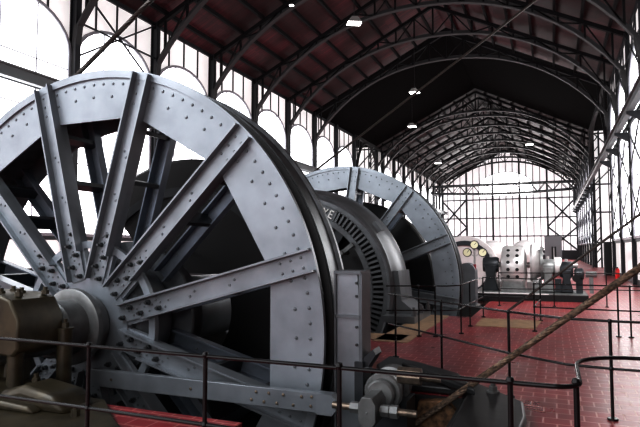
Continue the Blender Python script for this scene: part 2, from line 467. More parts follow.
# roof
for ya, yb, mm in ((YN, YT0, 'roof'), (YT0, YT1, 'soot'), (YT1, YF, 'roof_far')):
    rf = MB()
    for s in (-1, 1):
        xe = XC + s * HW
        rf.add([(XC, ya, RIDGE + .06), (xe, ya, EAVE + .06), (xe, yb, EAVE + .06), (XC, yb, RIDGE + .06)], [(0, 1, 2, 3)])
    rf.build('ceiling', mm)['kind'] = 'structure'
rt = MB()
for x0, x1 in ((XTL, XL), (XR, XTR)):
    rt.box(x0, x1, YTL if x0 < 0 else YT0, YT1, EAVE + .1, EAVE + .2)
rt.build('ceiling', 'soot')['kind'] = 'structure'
# roof purlins, left out under the crossing
for k, t in enumerate((.08, .2, .32, .44, .56, .68, .8, .92)):
    pu = MB()
    for s in (-1, 1):
        x = XC + s * HW * t; z = roofz(x) - .12
        pu.bar((x, YN, z), (x, YT0, z), .12, .2); pu.bar((x, YT1, z), (x, YF, z), .12, .2)
    o = pu.build('trim_%d' % (k + 1), 'web'); o['kind'] = 'structure'

# ------------------------------------------------------------------ roof trusses
def truss_mesh(chord, webs):
    N = 24
    pts = [(XL + .25 + (2 * HW - .5) * k / N) for k in range(N + 1)]
    lo = [(x - XC, 0, archz(min(max(x, XL), XR))) for x in pts]
    for a, b_ in zip(lo, lo[1:]):
        chord.bar(a, b_, .20, .045); chord.bar((a[0], 0, a[2] + .07), (b_[0], 0, b_[2] + .07), .045, .14)
ORD = ['nearest', 'second', 'third', 'fourth', 'fifth', 'sixth', 'seventh', 'eighth', 'ninth', 'tenth', 'eleventh', 'twelfth', 'thirteenth', 'fourteenth']
def make_truss():
    t = thing('roof_truss', (XC, 0, 0), 'x', 'roof truss', 'arched iron roof trusses along the hall')
    lo = MB(); N = 28
    P = []
    for k in range(N + 1):
        x = -HW + .3 + (2 * HW - .6) * k / N; P.append((x, archz(XC + x)))
    # feet curve steeply into the columns
    for a, b_ in zip(P, P[1:]):
        lo.bar((a[0], 0, a[1]), (b_[0], 0, b_[1]), .28, .06, up=(0, 0, 1)); lo.bar((a[0], 0, a[1] + .11), (b_[0], 0, b_[1] + .11), .07, .20)
    for s in (-1, 1):
        a = (s * (HW - .3), 0, P[0][1]); lo.bar((s * (HW - .32), 0, P[0][1] + .1), (s * (HW - .22), 0, P[0][1] - .7), .26, .2, up=(1, 0, 0)); lo.bar((s * (HW - .22), 0, P[0][1] - .65), (s * (HW - .19), 0, P[0][1] - 1.9), .22, .12, up=(1, 0, 0))
    lo.build('lower_chord', 'chord', t)
    up = MB()
    for s in (-1, 1): up.bar((0, 0, RIDGE - .3), (s * (HW - .1), 0, EAVE - .25), .2, .2)
    up.build('upper_chord', 'web', t)
    wb = MB(); Q = []
    for s in (-1, 1):
        prev = None
        for k in range(0, 9):
            x = s * HW * k / 8.6
            zt = roofz(XC + x) - .35; zl = archz(XC + x) + .05
            if k: wb.bar((x, 0, zl), (x, 0, zt), .1, .1, up=(0, 1, 0))
            elif s > 0: wb.bar((x, 0, zl), (x, 0, zt), .1, .1, up=(0, 1, 0))
            if prev:
                if k % 2: wb.bar((prev[0], 0, prev[1]), (x, 0, zt), .07, .07, up=(0, 1, 0))
                else: wb.bar((prev[0], 0, prev[2]), (x, 0, zl), .07, .07, up=(0, 1, 0))
            prev = (x, zl, zt)
    wb.build('web_brace', 'web', t)
    return t
tr0 = make_truss()
ys = [coly(i) for i in (-1, 0, 1, 2, 3, 4, 5)] + [YT1] + [coly(i) for i in range(9, 17)]
names = ['arched roof truss over the near bay, above the picture', 'arched iron roof truss whose foot meets the column left of the near winding wheel',
         'arched iron roof truss landing just above the top of the near wheel', 'arched iron roof truss crossing above the flood lamp',
         'arched iron roof truss passing just behind the flood lamp', 'arched iron roof truss two bays before the dark crossing',
         'arched iron roof truss on the near edge of the dark crossing', 'arched iron roof truss on the far edge of the dark crossing']
for i, y in enumerate(ys):
    if i == 0: continue
    t = tr0 if i == 1 else copy_tree(tr0)
    t.location = (XC, y, 0)
    if i < 8: t['label'] = names[i]
    else: t['label'] = 'arched iron roof truss, %s beyond the dark crossing counting towards the end wall' % (['first', 'second', 'third', 'fourth', 'fifth', 'sixth', 'seventh', 'last'][i - 8])
# crossing arches running lengthwise
for s, nm in ((-1, 'left'), (1, 'right')):
    a = MB(); x = XL + .35 if s < 0 else XR - .35; yt = YTL if s < 0 else YT0; yc = (yt + YT1) / 2; hw = (YT1 - yt) / 2 - .1; N = 18
    pts = [(x - s * .0, yc - hw * math.cos(PI * k / N), 8.2 + 3.7 * math.sin(PI * k / N)) for k in range(N + 1)]
    for p0, p1 in zip(pts, pts[1:]): a.bar(p0, p1, .22, .12, up=(0, 0, 1))
    for k in range(2, N - 1, 2): a.bar(pts[k], (x, pts[k][1], EAVE), .08, .08)
    a.bar((x, yt, EAVE - .15), (x, YT1, EAVE - .15), .2, .25)
    tag(a.build('crossing_arch', 'truss'), 'dark iron arch spanning the %s mouth of the dark crossing' % nm, 'arch')
# lattice column at the crossing
for x, nm in ((XL, 'left'), (XR, 'right')):
    a = MB()
    for dx in (-.35, .35):
        for dy in (-.35, .35): a.box(x + dx - .05, x + dx + .05, YT1 - .6 + dy - .05, YT1 - .6 + dy + .05, 0, EAVE)
    z = 0
    while z < EAVE - .9:
        for dx in (-.35, .35):
            a.bar((x + dx, YT1 - .95, z), (x + dx, YT1 - .25, z + .9), .05, .05); a.bar((x + dx, YT1 - .25, z), (x + dx, YT1 - .95, z + .9), .05, .05)
        for dy in (-.95, -.25):
            a.bar((x - .35, YT1 + dy, z), (x + .35, YT1 + dy, z + .9), .05, .05)
        z += .9
    tag(a.build('lattice_column', 'column'), 'dark lattice column at the far %s corner of the crossing' % nm, 'column')

# ------------------------------------------------------------------ crane rails and bridge
for x, nm, s in ((XL + .9, 'left', -1), (XR - .62, 'right', 1)):
    cr = thing('crane_rail', (x, 40, 7.2), 'long grey overhead crane rail beam along the %s wall' % nm, 'crane rail')
    b = MB(); b.box(-.12, .12, YN - 40, YF - 40 - .4, -.02, .04); b.box(-.05, .05, YN - 40, YF - 40 - .4, .04, .34); b.box(-.14, .14, YN - 40, YF - 40 - .4, .34, .40)
    b.build('beam', 'rail_l', cr)
    for y in [coly(i) for i in range(-4, 6)] + [YT1] + [coly(i) for i in range(9, 17)]:
        k = MB(); k.prism([(s * .6, -.55), (s * .6, -.02), (-s * .14, -.02), (-s * .14, -.12)], y - 40 - .06, y - 40 + .06)
        k.build('bracket', 'column', cr)
cb = thing('overhead_crane', (XC, 84, 9.7), 'dark lattice overhead crane bridge spanning the hall before the end wall', 'crane')
for dy, nm in ((-.8, 'girder'), (.8, 'girder')):
    g = MB(); L = HW - .5
    g.bar((-L, dy, 1.15), (L, dy, 1.15), .25, .18); 
    N = 20; bt = [(-L + 2 * L * k / N, dy, .15 - .35 * math.sin(PI * k / N)) for k in range(N + 1)]
    for a, b_ in zip(bt, bt[1:]): g.bar(a, b_, .22, .18)
    for k in range(N):
        g.bar(bt[k] if k % 2 else (bt[k][0], dy, 1.15), (bt[k + 1][0], dy, 1.15) if k % 2 else bt[k + 1], .08, .08)
    g.build(nm, 'column', cb)
for s in (-1, 1):
    e = MB(); e.box(s * (HW - .75) - .25, s * (HW - .75) + .25, -1.6, 1.6, -.1, .3); [e.box(s * (HW - .75) - .12, s * (HW - .75) + .12, yy - .12, yy + .12, -2.09, -.1) for yy in (-1.3, 1.3)]; e.build('end_carriage', 'column', cb)

# ------------------------------------------------------------------ winding wheel
HX, HZ = -5.94, .66
def rt(a, r, t=0.):   # polar + tangential offset in the wheel plane
    c, s_ = math.cos(a), math.sin(a); return (r * c - t * s_, r * s_ + t * c)
def pol_box(b, a, r0, r1, t0, t1, y0, y1):
    P = [rt(a, r0, t0), rt(a, r1, t0), rt(a, r1, t1), rt(a, r0, t1)]
    b.prism(P, y0, y1)
def make_wheel():
    w = thing('winding_wheel', (HX, 6.0, HZ), '', 'winding wheel', 'riveted winding wheels')
    # rim band
    b = MB(); b.lathe([(3.44, .0), (3.50, .0), (3.50, .05), (3.40, .08), (3.40, .30), (3.50, .33), (3.50, .36), (3.2, .36), (3.2, .0)], 160); b.build('rope_groove', 'groove', w)
    b = MB(); b.lathe([(3.2, .36), (3.515, .36), (3.515, .42), (3.47, .45), (3.47, .80), (3.515, .82), (3.515, .88), (3.2, .88)], 160); b.build('brake_band', 'band', w)
    b = MB(); b.lathe([(3.42, -.04), (3.525, -.04), (3.525, .02), (3.42, .02)], 160); b.build('edge_angle', 'paint', w)
    for k in range(12):
        a0 = R_(15 + 30 * k); a1 = R_(45 + 30 * k)
        n = 12; outer = [(3.44 * math.cos(a0 + (a1 - a0) * i / n), 3.44 * math.sin(a0 + (a1 - a0) * i / n)) for i in range(n + 1)]
        inner = [(2.92 * math.cos(a1), 2.92 * math.sin(a1)), (2.92 * math.cos(a0), 2.92 * math.sin(a0))]
        b = MB(); b.prism(outer + inner, -.005, .018); pl = b.build('rim_plate', 'paint', w)
        rv = MB()
        for i in range(1, 10):
            a = a0 + (a1 - a0) * i / 10
            rv.dome((3.34 * math.cos(a), -.005, 3.34 * math.sin(a)), (0, -1, 0), .023)
            if i % 2: rv.dome((3.16 * math.cos(a), -.005, 3.16 * math.sin(a)), (0, -1, 0), .023)
        rv.build('rivet', 'rivet', pl)['kind'] = 'stuff'
    for k in range(12):
        a = R_(15 + 30 * k); b = MB()
        pol_box(b, a, .60, 3.46, -.115, .115, -.035, -.006)
        for s in (-1, 1):
            pol_box(b, a, 1.0 if s < 0 else .62, 3.50, s * .115 if s > 0 else -.140, .140 if s > 0 else -.115, -.125, -.004)
        # deep web behind the channel
        for s in (-1, 1): pol_box(b, a, 1.1, 2.95, s * .10 - .012, s * .10 + .012, -.006, .14)
        sp = b.build('spoke', 'paint_spoke', w)
        rv = MB()
        for r in (3.08, 3.22, 3.36):
            for t in (-.06, .06): x, z = rt(a, r, t); rv.dome((x, -.035, z), (0, -1, 0), .02)
        for r in (1.75, 2.35):
            x, z = rt(a, r, -.02); rv.dome((x, -.035, z), (0, -1, 0), .02); x, z = rt(a, r + .08, .03); rv.dome((x, -.035, z), (0, -1, 0), .02)
        for i in range(6):
            r = .70 + i * .13
            x, z = rt(a, r, -.06 if i % 2 else .06); rv.dome((x, -.035, z), (0, -1, 0), .018)
            x, z = rt(a, r + .065, .01); rv.dome((x, -.035, z), (0, -1, 0), .016)
        rv.build('rivet', 'rivet', sp)['kind'] = 'stuff'
        for i in range(5):
            r = .66 + i * .15; x, z = rt(a, r, .05 if i % 2 else -.055); bo = MB(); bo.bolt((x, -.035, z), (0, -1, 0), .034, .05)
            bo.build('hub_bolt', 'bolt', sp)
    # hub plate with wedge openings
    b = MB(); b.lathe([(1.04, -.004), (1.14, -.004), (1.14, .07), (1.04, .07)], 96)
    b.lathe([(.40, -.02), (.70, -.02), (.70, .07), (.40, .07)], 96)
    for k in range(12): pol_box(b, R_(15 + 30 * k), .6, 1.06, -.165, .165, -.004, .07)
    b.build('hub_plate', 'paint', w)
    b = MB(); b.lathe([(.0, -.66), (.34, -.66), (.36, -.64), (.36, -.34), (.47, -.34), (.50, -.32), (.50, -.24), (.41, -.19), (.41, -.04), (.0, -.04)], 72, closed=False); b.build('hub_boss', 'castgrey', w)
    b = MB(); b.lathe([(.0, .12), (.82, .12), (.88, .2), (.88, .68), (.82, .76), (0, .76)], 64, closed=False); b.build('hub_barrel', 'paint_mid', w)
    # rear side
    b = MB(); b.lathe([(2.88, .80), (3.3, .80), (3.3, .84), (2.88, .84)], 96); b.build('rear_rim_plate', 'paint_mid', w)
    b = MB(); b.lathe([(.40, .80), (1.14, .80), (1.14, .86), (.40, .86)], 64); b.build('rear_hub_plate', 'paint_mid', w)
    for k in range(12):
        a = R_(15 + 30 * k); b = MB()
        pol_box(b, a, .9, 3.2, -.11, .11, .78, .80)
        for s in (-1, 1): pol_box(b, a, .9, 3.2, s * .11 - .012, s * .11 + .012, .66, .80)
        sp = b.build('rear_spoke', 'bluegrey', w)
        rv = MB()
        for r in (1.3, 2.05, 2.75):
            for t in (-.05, .05): x, z = rt(a, r, t); rv.dome((x, .78, z), (0, -1, 0), .022)
        rv.build('rivet', 'rivet', sp)['kind'] = 'stuff'
        cbm = MB(); pol_box(cbm, a, 2.0, 2.06, -.11, .11, .02, .78); cbm.build('cross_stay', 'paint_dark', w)
        cbm = MB(); pol_box(cbm, a, 2.72, 2.78, -.09, .09, .02, .78); cbm.build('cross_stay', 'paint_dark', w)
    return w
wheel = make_wheel()
wheel['label'] = 'huge grey riveted spoked winding wheel filling the left foreground'
wheel2 = copy_tree(wheel); wheel2.location = (HX, 15.97, HZ); wheel2.rotation_euler = (0, R_(-7), 0)
wheel2['label'] = 'far grey spoked winding wheel standing behind the slotted motor'

# axle
sh = thing('axle_shaft', (HX, 4.4, HZ), 'thick dark steel axle through both winding wheels and the motor', 'axle')
b = MB(); b.lathe([(0, 0), (.30, 0), (.30, 14.2), (0, 14.2)], 40, closed=False); b.build('shaft', 'castgrey', sh)
b = MB(); b.lathe([(.30, 2.7), (.95, 2.7), (.95, 2.95), (.55, 3.0), (.55, 5.2), (.30, 5.2)], 48); b.build('coupling', 'paint_mid', sh)

# black curved guard behind near wheel
gd = thing('curved_guard', (HX, 8.1, HZ), 'black curved sheet guard seen between the spokes of the near wheel', 'guard')
b = MB(); b.lathe([(1.0, 0), (2.55, 0), (2.6, .05), (2.6, .6), (1.0, .6)], 60, a0=-70, a1=132); b.build('guard_sheet', 'black', gd)
b = MB(); b.lathe([(1.95, -.05), (2.1, -.05), (2.1, 0), (1.95, 0)], 50, a0=-70, a1=132); b.build('guard_rib', 'paint_dark', gd)
b = MB()
for s in (-.9, .9): b.box(s - .1, s + .1, .1, .5, -4.1, -1.5 if s > 0 else 1.0)
b.box(-.9, 1.0, .1, .5, .6, 1.1)
b.build('guard_post', 'black', gd)

g2 = thing('curved_guard', (HX, 17.35, HZ), 'black round sheet guard seen through the spokes of the far wheel', 'guard')
b = MB(); b.lathe([(.9, 0), (2.5, 0), (2.55, .05), (2.55, .4), (.9, .4)], 80); b.build('guard_sheet', 'black', g2)
b = MB(); b.box(-1.2, 1.2, .1, .35, -4.15, -2.6); b.build('guard_post', 'black', g2)
# ------------------------------------------------------------------ drive motor
MY = 13.0
mo = thing('drive_motor', (HX, MY, HZ), 'round dark grey electric winding motor with slotted ring between the two wheels', 'motor')
b = MB(); b.lathe([(2.30, .02), (2.33, -.05), (2.38, -.07), (2.44, -.02), (2.46, .06), (2.49, .12), (2.55, .3), (2.57, .5), (2.57, .85), (2.53, 1.1), (2.45, 1.2), (2.30, 1.2)], 140); b.build('casing', 'casing', mo)
b = MB(); b.lathe([(1.80, -.03), (1.935, -.03), (1.935, .06), (1.80, .06)], 120); b.lathe([(2.205, -.03), (2.34, -.03), (2.34, .08), (2.205, .08)], 120)
NS = 108
for k in range(NS):
    a = 2 * PI * k / NS
    deg = math.degrees(a)
    hw = .026 if not (62 < deg < 84) else .064
    pol_box(b, a, 1.92, 2.22, -hw, hw, -.03, .05)
b.build('slotted_ring', 'slotring', mo)
b = MB(); b.lathe([(1.85, .12), (2.3, .12), (2.3, .16), (1.85, .16)], 96); b.lathe([(.5, .55), (2.2, .55), (2.2, .6), (.5, .6)], 64); b.build('winding_backing', 'black', mo)
b = MB()
for k in range(8): pol_box(b, R_(10 + 45 * k), .5, 1.8, -.12, .12, .25, .5)
b.lathe([(.3, .1), (.62, .1), (.62, .9), (.3, .9)], 48)
b.build('rotor_spider', 'paint_dark', mo)
for k in range(6):
    b = MB(); a = R_(38 + 60 * k); pol_box(b, a, 1.45, 1.85, -.05, .05, -.12, -.04); x, z = rt(a, 1.5); b.tube([(x, -.2, z), (x, .3, z)], .06, 10)
    b.build('brush_holder', 'castgrey', mo)
# raised letters Y E
def letter(b, ch, a, r, h):
    # local frame: u = tangent clockwise (reading direction), v = outward
    def P(u, v): c, s_ = math.cos(a), math.sin(a); return ((r + v) * c + u * s_, -.045, (r + v) * s_ - u * c)
    segs = {'Y': [((-.5, 1), (0, .45)), ((.5, 1), (0, .45)), ((0, .45), (0, 0))], 'E': [((-.35, 0), (-.35, 1)), ((-.35, 1), (.4, 1)), ((-.35, .5), (.3, .5)), ((-.35, 0), (.4, 0))]}[ch]
    for (p0, p1) in segs:
        A = P(p0[0] * h * .7, p0[1] * h); B = P(p1[0] * h * .7, p1[1] * h); b.bar(A, B, .03, .03, up=(0, 1, 0))
b = MB(); letter(b, 'Y', R_(69.6), 1.98, .18); b.build('lettering', 'letter', mo); b = MB(); letter(b, 'E', R_(64.8), 1.98, .18); b.build('lettering', 'letter', mo)
b = MB(); pol_box(b, R_(38), 2.42, 2.58, -.14, .14, .12, .4); b.build('lifting_lug', 'casing', mo)
for s in (-1, 1):
    b = MB(); b.prism([(s * 2.3, .5), (s * 2.54, .5), (s * 2.62, -.2), (s * 2.9, -.42), (s * 2.95, -.648), (s * 2.3, -.648)], .05, 1.15)
    b.prism([(s * 2.3, -.645), (s * 3.05, -.645), (s * 3.05, -.5), (s * 2.3, -.5)], -.5, 1.3)
    for yy in (-.35, .4, 1.2): b.bolt((s * 3.0, yy, -.5), (0, 0, 1), .06, .12)
    b.build('foot', 'casing', mo)
# plinth in pit for the motor
b = MB(); b.box(-9.0, -3.4, 13.1, 14.1, -3.5, -1.93); tag(b.build('motor_plinth', 'pit'), 'dark concrete plinth in the pit under the motor', 'plinth')

# ------------------------------------------------------------------ brake gear at right of each wheel
def make_brake():
    t = thing('brake_post', (-2.2, 6.15, -.2), '', 'brake', 'grey upright brake posts beside the wheels')
    b = MB(); N = 12
    # curved towards the wheel: left edge follows rim, right edge slightly bowed
    L = []; Rg = []
    for k in range(N + 1):
        z = -1.0 + 2.4 * k / N + .0
        zl = z - HZ + 0.0
        L.append((-2.35 + 2.2, z + .2)); Rg.append((-2.08 + .04 * math.cos((k / N - .5) * PI) + 2.2, z + .2))
    b.prism(L + Rg[::-1], 0, .26); b.build('post', 'paint_spoke', t)
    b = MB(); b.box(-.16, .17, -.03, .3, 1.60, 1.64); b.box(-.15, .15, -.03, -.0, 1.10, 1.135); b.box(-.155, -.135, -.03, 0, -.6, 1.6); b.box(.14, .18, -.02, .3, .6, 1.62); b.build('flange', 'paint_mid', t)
    for z in (.45, .8, 1.0, 1.35, 1.5):
        b = MB(); b.bolt((.11, -.0, z), (0, -1, 0), .017, .02); b.build('bolt', 'bolt', t)
    b = MB()
    b.box(.10, .2, -.06, .25, .15, .62); b.prism([(.12, .60), (.3, .76), (.33, .70), (.2, .5)], .0, .25); 
    b.bolt((.24, -.1, .55), (1, 0, .2), .03, .05); b.bolt((.3, 0, .3), (1, 0, 0), .03, .05); b.bolt((.3, 0, .45), (1, 0, 0), .03, .05)
    b.build('hinge_block', 'paint_dark', t)
    return t
bp1 = make_brake(); bp1.pop('group', None) if 'group' in bp1 else None; bp1['label'] = 'grey upright brake post beside the right edge of the near wheel'
# rounded hood on the far brake
b = MB(); b.lathe([(.0, 0), (.26, 0), (.26, .6), (0, .6)], 24, a0=0, a1=180); 
hd = b.build('brake_hood', 'paint_mid'); hd.location = (-2.38, 17.0, 1.0)
tag(hd, 'small rounded grey hood beside the far winding wheel', 'hood')
b = MB(); b.prism([(-.26, -1.0), (.26, -1.0), (.26, 0), (-.26, 0)], 0, .6); o = b.build('hood_body', 'paint_mid', hd)

tb = thing('tie_beam', (-3.9, 5.7, .04), 'long grey horizontal tie beam across the front of the near wheel', 'beam')
b = MB(); b.box(-1.66, 1.60, -.04, .04, -.105, .105); b.build('bar', 'paint_spoke', tb, bevel=.006)
b = MB(); b.prism([(1.52, -.11), (1.70, -.11), (1.75, -.05), (1.75, .05), (1.70, .11), (1.52, .11)], -.07, .06); b.build('fork_end', 'paint_spoke', tb)
b = MB()
for i, (x, z) in enumerate([(.72, -.04), (.78, .05), (.88, -.05), (.94, .05), (1.04, -.05), (1.12, .05), (1.24, -.05), (1.34, .05), (-1.3, 0), (-.1, .0), (1.45, -.04), (1.46, .06)]):
    b.dome((x, -.04, z), (0, -1, 0), .02)
b.build('rivet', 'worn', tb)['kind'] = 'stuff'
rd = thing('brake_rod', (-1.75, 5.6, .06), 'horizontal threaded rod with octagonal boss and hexagonal nuts below the railing', 'rod')
b = MB(); b.tube([(-.42, 0, 0), (.47, 0, 0)], .036, 16); b.build('threaded_rod', 'worn', rd)
b = MB()
oc = [(.09 * sx, .15 * sz) for sx, sz in ((1, .55), (.55, 1), (-.55, 1), (-1, .55), (-1, -.55), (-.55, -1), (.55, -1), (1, -.55))]
b.prism(oc, -.16, .22); b.tube([(0, -.165, 0), (0, -.155, 0)], .012, 8); b.build('octagonal_boss', 'castgrey', rd, bevel=.006)
for x0, x1, r in ((-.22, -.10, .06), (.10, .19, .062), (.20, .28, .068)):
    b = MB(); b.tube([(x0, 0, 0), (x1, 0, 0)], r, 6); o = b.build('nut', 'castgrey', rd)
    for pl in o.data.polygons: pl.use_smooth = False
cy = thing('brake_cylinder', (-1.72, 5.9, .16), 'stepped round grey brake shaft end behind the octagonal boss', 'shaft')
b = MB(); b.lathe([(0, -.1), (.13, -.1), (.15, -.08), (.15, 0), (.19, .0), (.205, .02), (.205, .08), (.16, .1), (.16, .3), (.21, .32), (.21, .5), (0, .5)], 48, closed=False); b.build('barrel', 'castgrey', cy)
b = MB(); b.tube([(.18, .0, .2), (.42, .0, .2)], .09, 8); b.tube([(.42, 0, .2), (.62, 0, .2)], .045, 12); b.build('threaded_end', 'worn', cy)
b = MB(); b.box(-.24, .24, .1, .5, -3.6, -.1); b.build('bracket', 'paint_dark', cy)

# floor cover plate with bolt, rusty block
cp = thing('pit_cover', (-1.2, 6.3, 0), 'dark cast iron cover plate over the pit beside the near wheel', 'cover plate')
b = MB(); b.prism([(.3, -1.7), (.86, -1.7), (.93, -.5), (.88, .05), (.62, .38), (.1, 1.0), (-.5, 1.62), (-1.1, 1.98), (-1.1, 1.3), (-.78, .4), (.16, .36), (.28, .2)], 0, .10, axis='z'); b.build('plate', 'cover', cp, bevel=.03)
b = MB(); b.prism([(.1, .25), (.4, .0), (.12, .7), (-.5, 1.2), (-.7, 1.1)], .1, .2, axis='z'); b.build('raised_panel', 'cover', cp, bevel=.03)
b = MB(); b.tube([(.55, .3, .1), (.55, .3, .12)], .07, 16); b.bolt((.55, .3, .12), (0, 0, 1), .05, .05); b.build('bolt', 'castgrey', cp)
rb = MB()
rb.prism([(-.26, 0), (.22, 0), (.25, .3), (.12, .44), (-.2, .40)], -.06, .07); o = rb.build('timber_block', 'rust', None, loc=(-1.27, 6.54, -.45), bevel=.015)
tag(o, 'rust-stained orange and brown timber block under the near wire rope', 'timber')

# ------------------------------------------------------------------ bearing pedestal (front left)
bd = thing('bearing_pedestal', (HX, 5.0, -.2), 'dark olive cast iron bearing pedestal holding the axle end', 'pedestal')
b = MB(); b.prism([(-.75, .75), (.52, .72), (.60, .80), (.60, 1.12), (.46, 1.33), (.30, 1.38), (-.50, 1.40), (-.66, 1.30), (-.75, 1.1)], -.60, .02); b.build('bearing_cap', 'olive', bd, bevel=.03)
b = MB(); b.prism([(-.62, -.1), (.22, -.1), (.12, .3), (.14, .75), (-.5, .75), (-.55, .3)], -.35, .0); b.build('pedestal_body', 'olive', bd, bevel=.03)
b = MB(); b.prism([(-1.3, -1.5), (2.3, -1.5), (2.4, -.95), (1.95, -.62), (1.42, -.16), (-1.3, -.16)], .2, .27, axis='z'); b.build('base_flange', 'olive', bd, bevel=.02)
b = MB(); b.prism([(-1.3, .27), (1.2, .27), (1.1, .34), (.6, .36), (.4, .42), (-1.3, .44)], -.9, -.25); b.build('base_casting', 'olive', bd, bevel=.05)
b = MB(); b.prism([(-1.2, .3), (.10, .3), (.03, .45), (-.02, .95), (-.2, 1.0), (-1.2, 1.0)], -.80, -.62); b.build('side_shield', 'olive', bd, bevel=.02)
for x, y, z0, zt in ((.46, -.50, .2, .74), (.62, .02, .1, .95), (.72, -.45, .2, .42)):
    b = MB()
    b.tube([(x, y, z0), (x, y, zt)], .085, 20); b.tube([(x, y, zt), (x, y, zt + .02)], .10, 20); b.bolt((x, y, zt + .02), (0, 0, 1), .045, .06); b.build('anchor_bolt', 'olive', bd)
for x, y in ((.10, -.42), (.38, -.42), (.22, -.25), (-.1, -.1), (.4, -.08)):
    b = MB(); b.bolt((x, y, 1.36), (0, 0, 1), .045, .05); b.build('cap_bolt', 'olive', bd)
b = MB(); b.prism([(.5, .3), (.75, .26), (1.5, .26), (1.35, .44), (.9, .5), (.6, .42)], -.8, -.35); b.build('toe_casting', 'olive', bd, bevel=.07)
b = MB(); b.prism([(.9, .1), (1.55, .1), (1.45, .28), (1.0, .3)], -.5, -.2); b.build('toe_casting', 'olive', bd, bevel=.05)
b = MB(); b.bolt((1.6, -.75, .27), (0, 0, 1), .045, .06); b.build('toe_bolt', 'olive', bd)

# ------------------------------------------------------------------ wire ropes
def rope(p0, p1, r, m, label, strands=6, pitch=.35):
    p0 = Vector(p0); p1 = Vector(p1); d = (p1 - p0); L = d.length; d.normalize()
    u = d.cross(Vector((0, 1, 0))).normalized(); w = d.cross(u); b = MB()
    if strands:
        n = int(L / pitch * 10)
        for k in range(strands):
            pts = []
            for i in range(n + 1):
                s = L * i / n; t = 2 * PI * (s / pitch + k / strands)
                pts.append(p0 + d * s + (u * math.cos(t) + w * math.sin(t)) * r * .58)
            b.tube(pts, r * .46, 6)
    else: b.tube([p0, p1], r, 10)
    return tag(b.build('wire_rope', m), label, 'wire rope')
def tangent(y, a, side, back, fwd, r=3.49):
    """line tangent to wheel at angle a: side=+1 lower, -1 upper"""
    d = Vector((math.cos(a), 0, math.sin(a)))
    n = Vector((math.sin(a), 0, -math.cos(a))) * side
    c = Vector((HX, y, HZ)) + n * r
    return c + d * back, c + d * fwd
a = R_(38.1); p0, p1 = tangent(6.42, a, 1, .9, 6.4); rope(p0, p1, .036, 'rope', 'thick brown twisted wire rope rising from the timber block across the foreground', 6, .42)
a = R_(34.2); p0, p1 = tangent(6.42, a, -1, .2, 11.0); rope(p0, p1, .034, 'rope_dark', 'dark brown wire rope leaving the top of the near wheel towards the roof', 6, .42)
a = R_(38.4); p0, p1 = tangent(16.42, a, 1, 1.2, 9.5); rope(p0, p1, .032, 'rope_dark', 'dark wire rope rising from the foot of the far wheel to the right windows', 0)
a = R_(33.6); p0, p1 = tangent(16.42, a, -1, .2, 10.5); rope(p0, p1, .032, 'rope_dark', 'dark wire rope rising from the top of the far wheel through the roof space', 0)

# ------------------------------------------------------------------ railings
RT = .013
def railing(label, paths, posts, group=None):
    t = thing('railing', (posts[0][0], posts[0][1], 0), label, 'railing', group)
    ox, oy = posts[0][0], posts[0][1]
    for nm, pts, z in paths:
        b = MB(); b.tube([(x - ox, y - oy, zz if zz is not None else z) for (x, y, *q) in pts for zz in [(q[0] if q else None)]], RT, 10); b.build(nm, 'railblack', t)
    for x, y in posts:
        b = MB(); b.tube([(x - ox, y - oy, 0), (x - ox, y - oy, .97)], RT * 1.2, 10); 
        b.tube([(x - ox, y - oy, 0), (x - ox, y - oy, .02)], .05, 12)
        for z in (.5, .97): b.lathe([(0, -.024), (.017, -.02), (.024, 0), (.017, .02), (0, .024)], 12, axis='z', closed=False, c=(x - ox, y - oy, z))
        b.build('post', 'railblack', t)
def arc(cx, cy, r, a0, a1, n=8): return [(cx + r * math.cos(R_(a0 + (a1 - a0) * k / n)), cy + r * math.sin(R_(a0 + (a1 - a0) * k / n))) for k in range(n + 1)]
yA = 3.31
A_top = [(-7.5, yA), (-.02, yA)] + arc(-.02, yA + .14, .14, -90, 0, 5)[1:] + [(.12, 3.75)] + arc(.52, 3.95, .40, 180, 90, 7) + [(3.4, 4.38)]
A_low = [(-7.5, yA - .03), (-.02, yA), ]
railing('black tubular railing across the foreground in front of the near wheel', [('top_rail', A_top, .96), ('lower_rail', [(-7.5, yA), (.10, yA)], .5)],
        [(-3.26, yA), (-2.22, yA), (-1.24, yA), (-.235, yA), (.10, yA + .1), (-4.4, yA), (1.9, 4.36), (3.2, 4.38)])
railing('black tubular railing running diagonally between near rope and red floor', [('top_rail', [(-2.45, 8.8), (-1.43, 7.79), (-.49, 6.85), (.1, 6.42), (.51, 6.36), (3.4, 6.36)], .97),
        ('lower_rail', [(-2.45, 8.8), (-1.43, 7.79), (-.49, 6.85), (.1, 6.42), (.51, 6.36), (3.4, 6.36)], .5)], [(-2.3, 8.65), (-1.43, 7.79), (-.49, 6.85), (.51, 6.36), (2.2, 6.36)])
pC = [(-2.42, 10.84), (-2.17, 10.94), (-1.75, 11.3), (-1.72, 12.3)]
railing('black tubular railing wrapping the brake of the far wheel', [('top_rail', [(-3.0, 10.6), (-2.42, 10.84), (-1.9, 11.0), (-1.72, 11.3), (-1.7, 12.66), (-1.62, 14.45)], .97),
        ('lower_rail', [(-3.0, 10.6), (-2.42, 10.84), (-1.9, 11.0), (-1.72, 11.3), (-1.7, 12.66), (-1.62, 14.45)], .5)], [(-2.42, 10.84), (-2.12, 10.92), (-1.72, 11.5), (-1.7, 12.66), (-1.62, 14.45)])
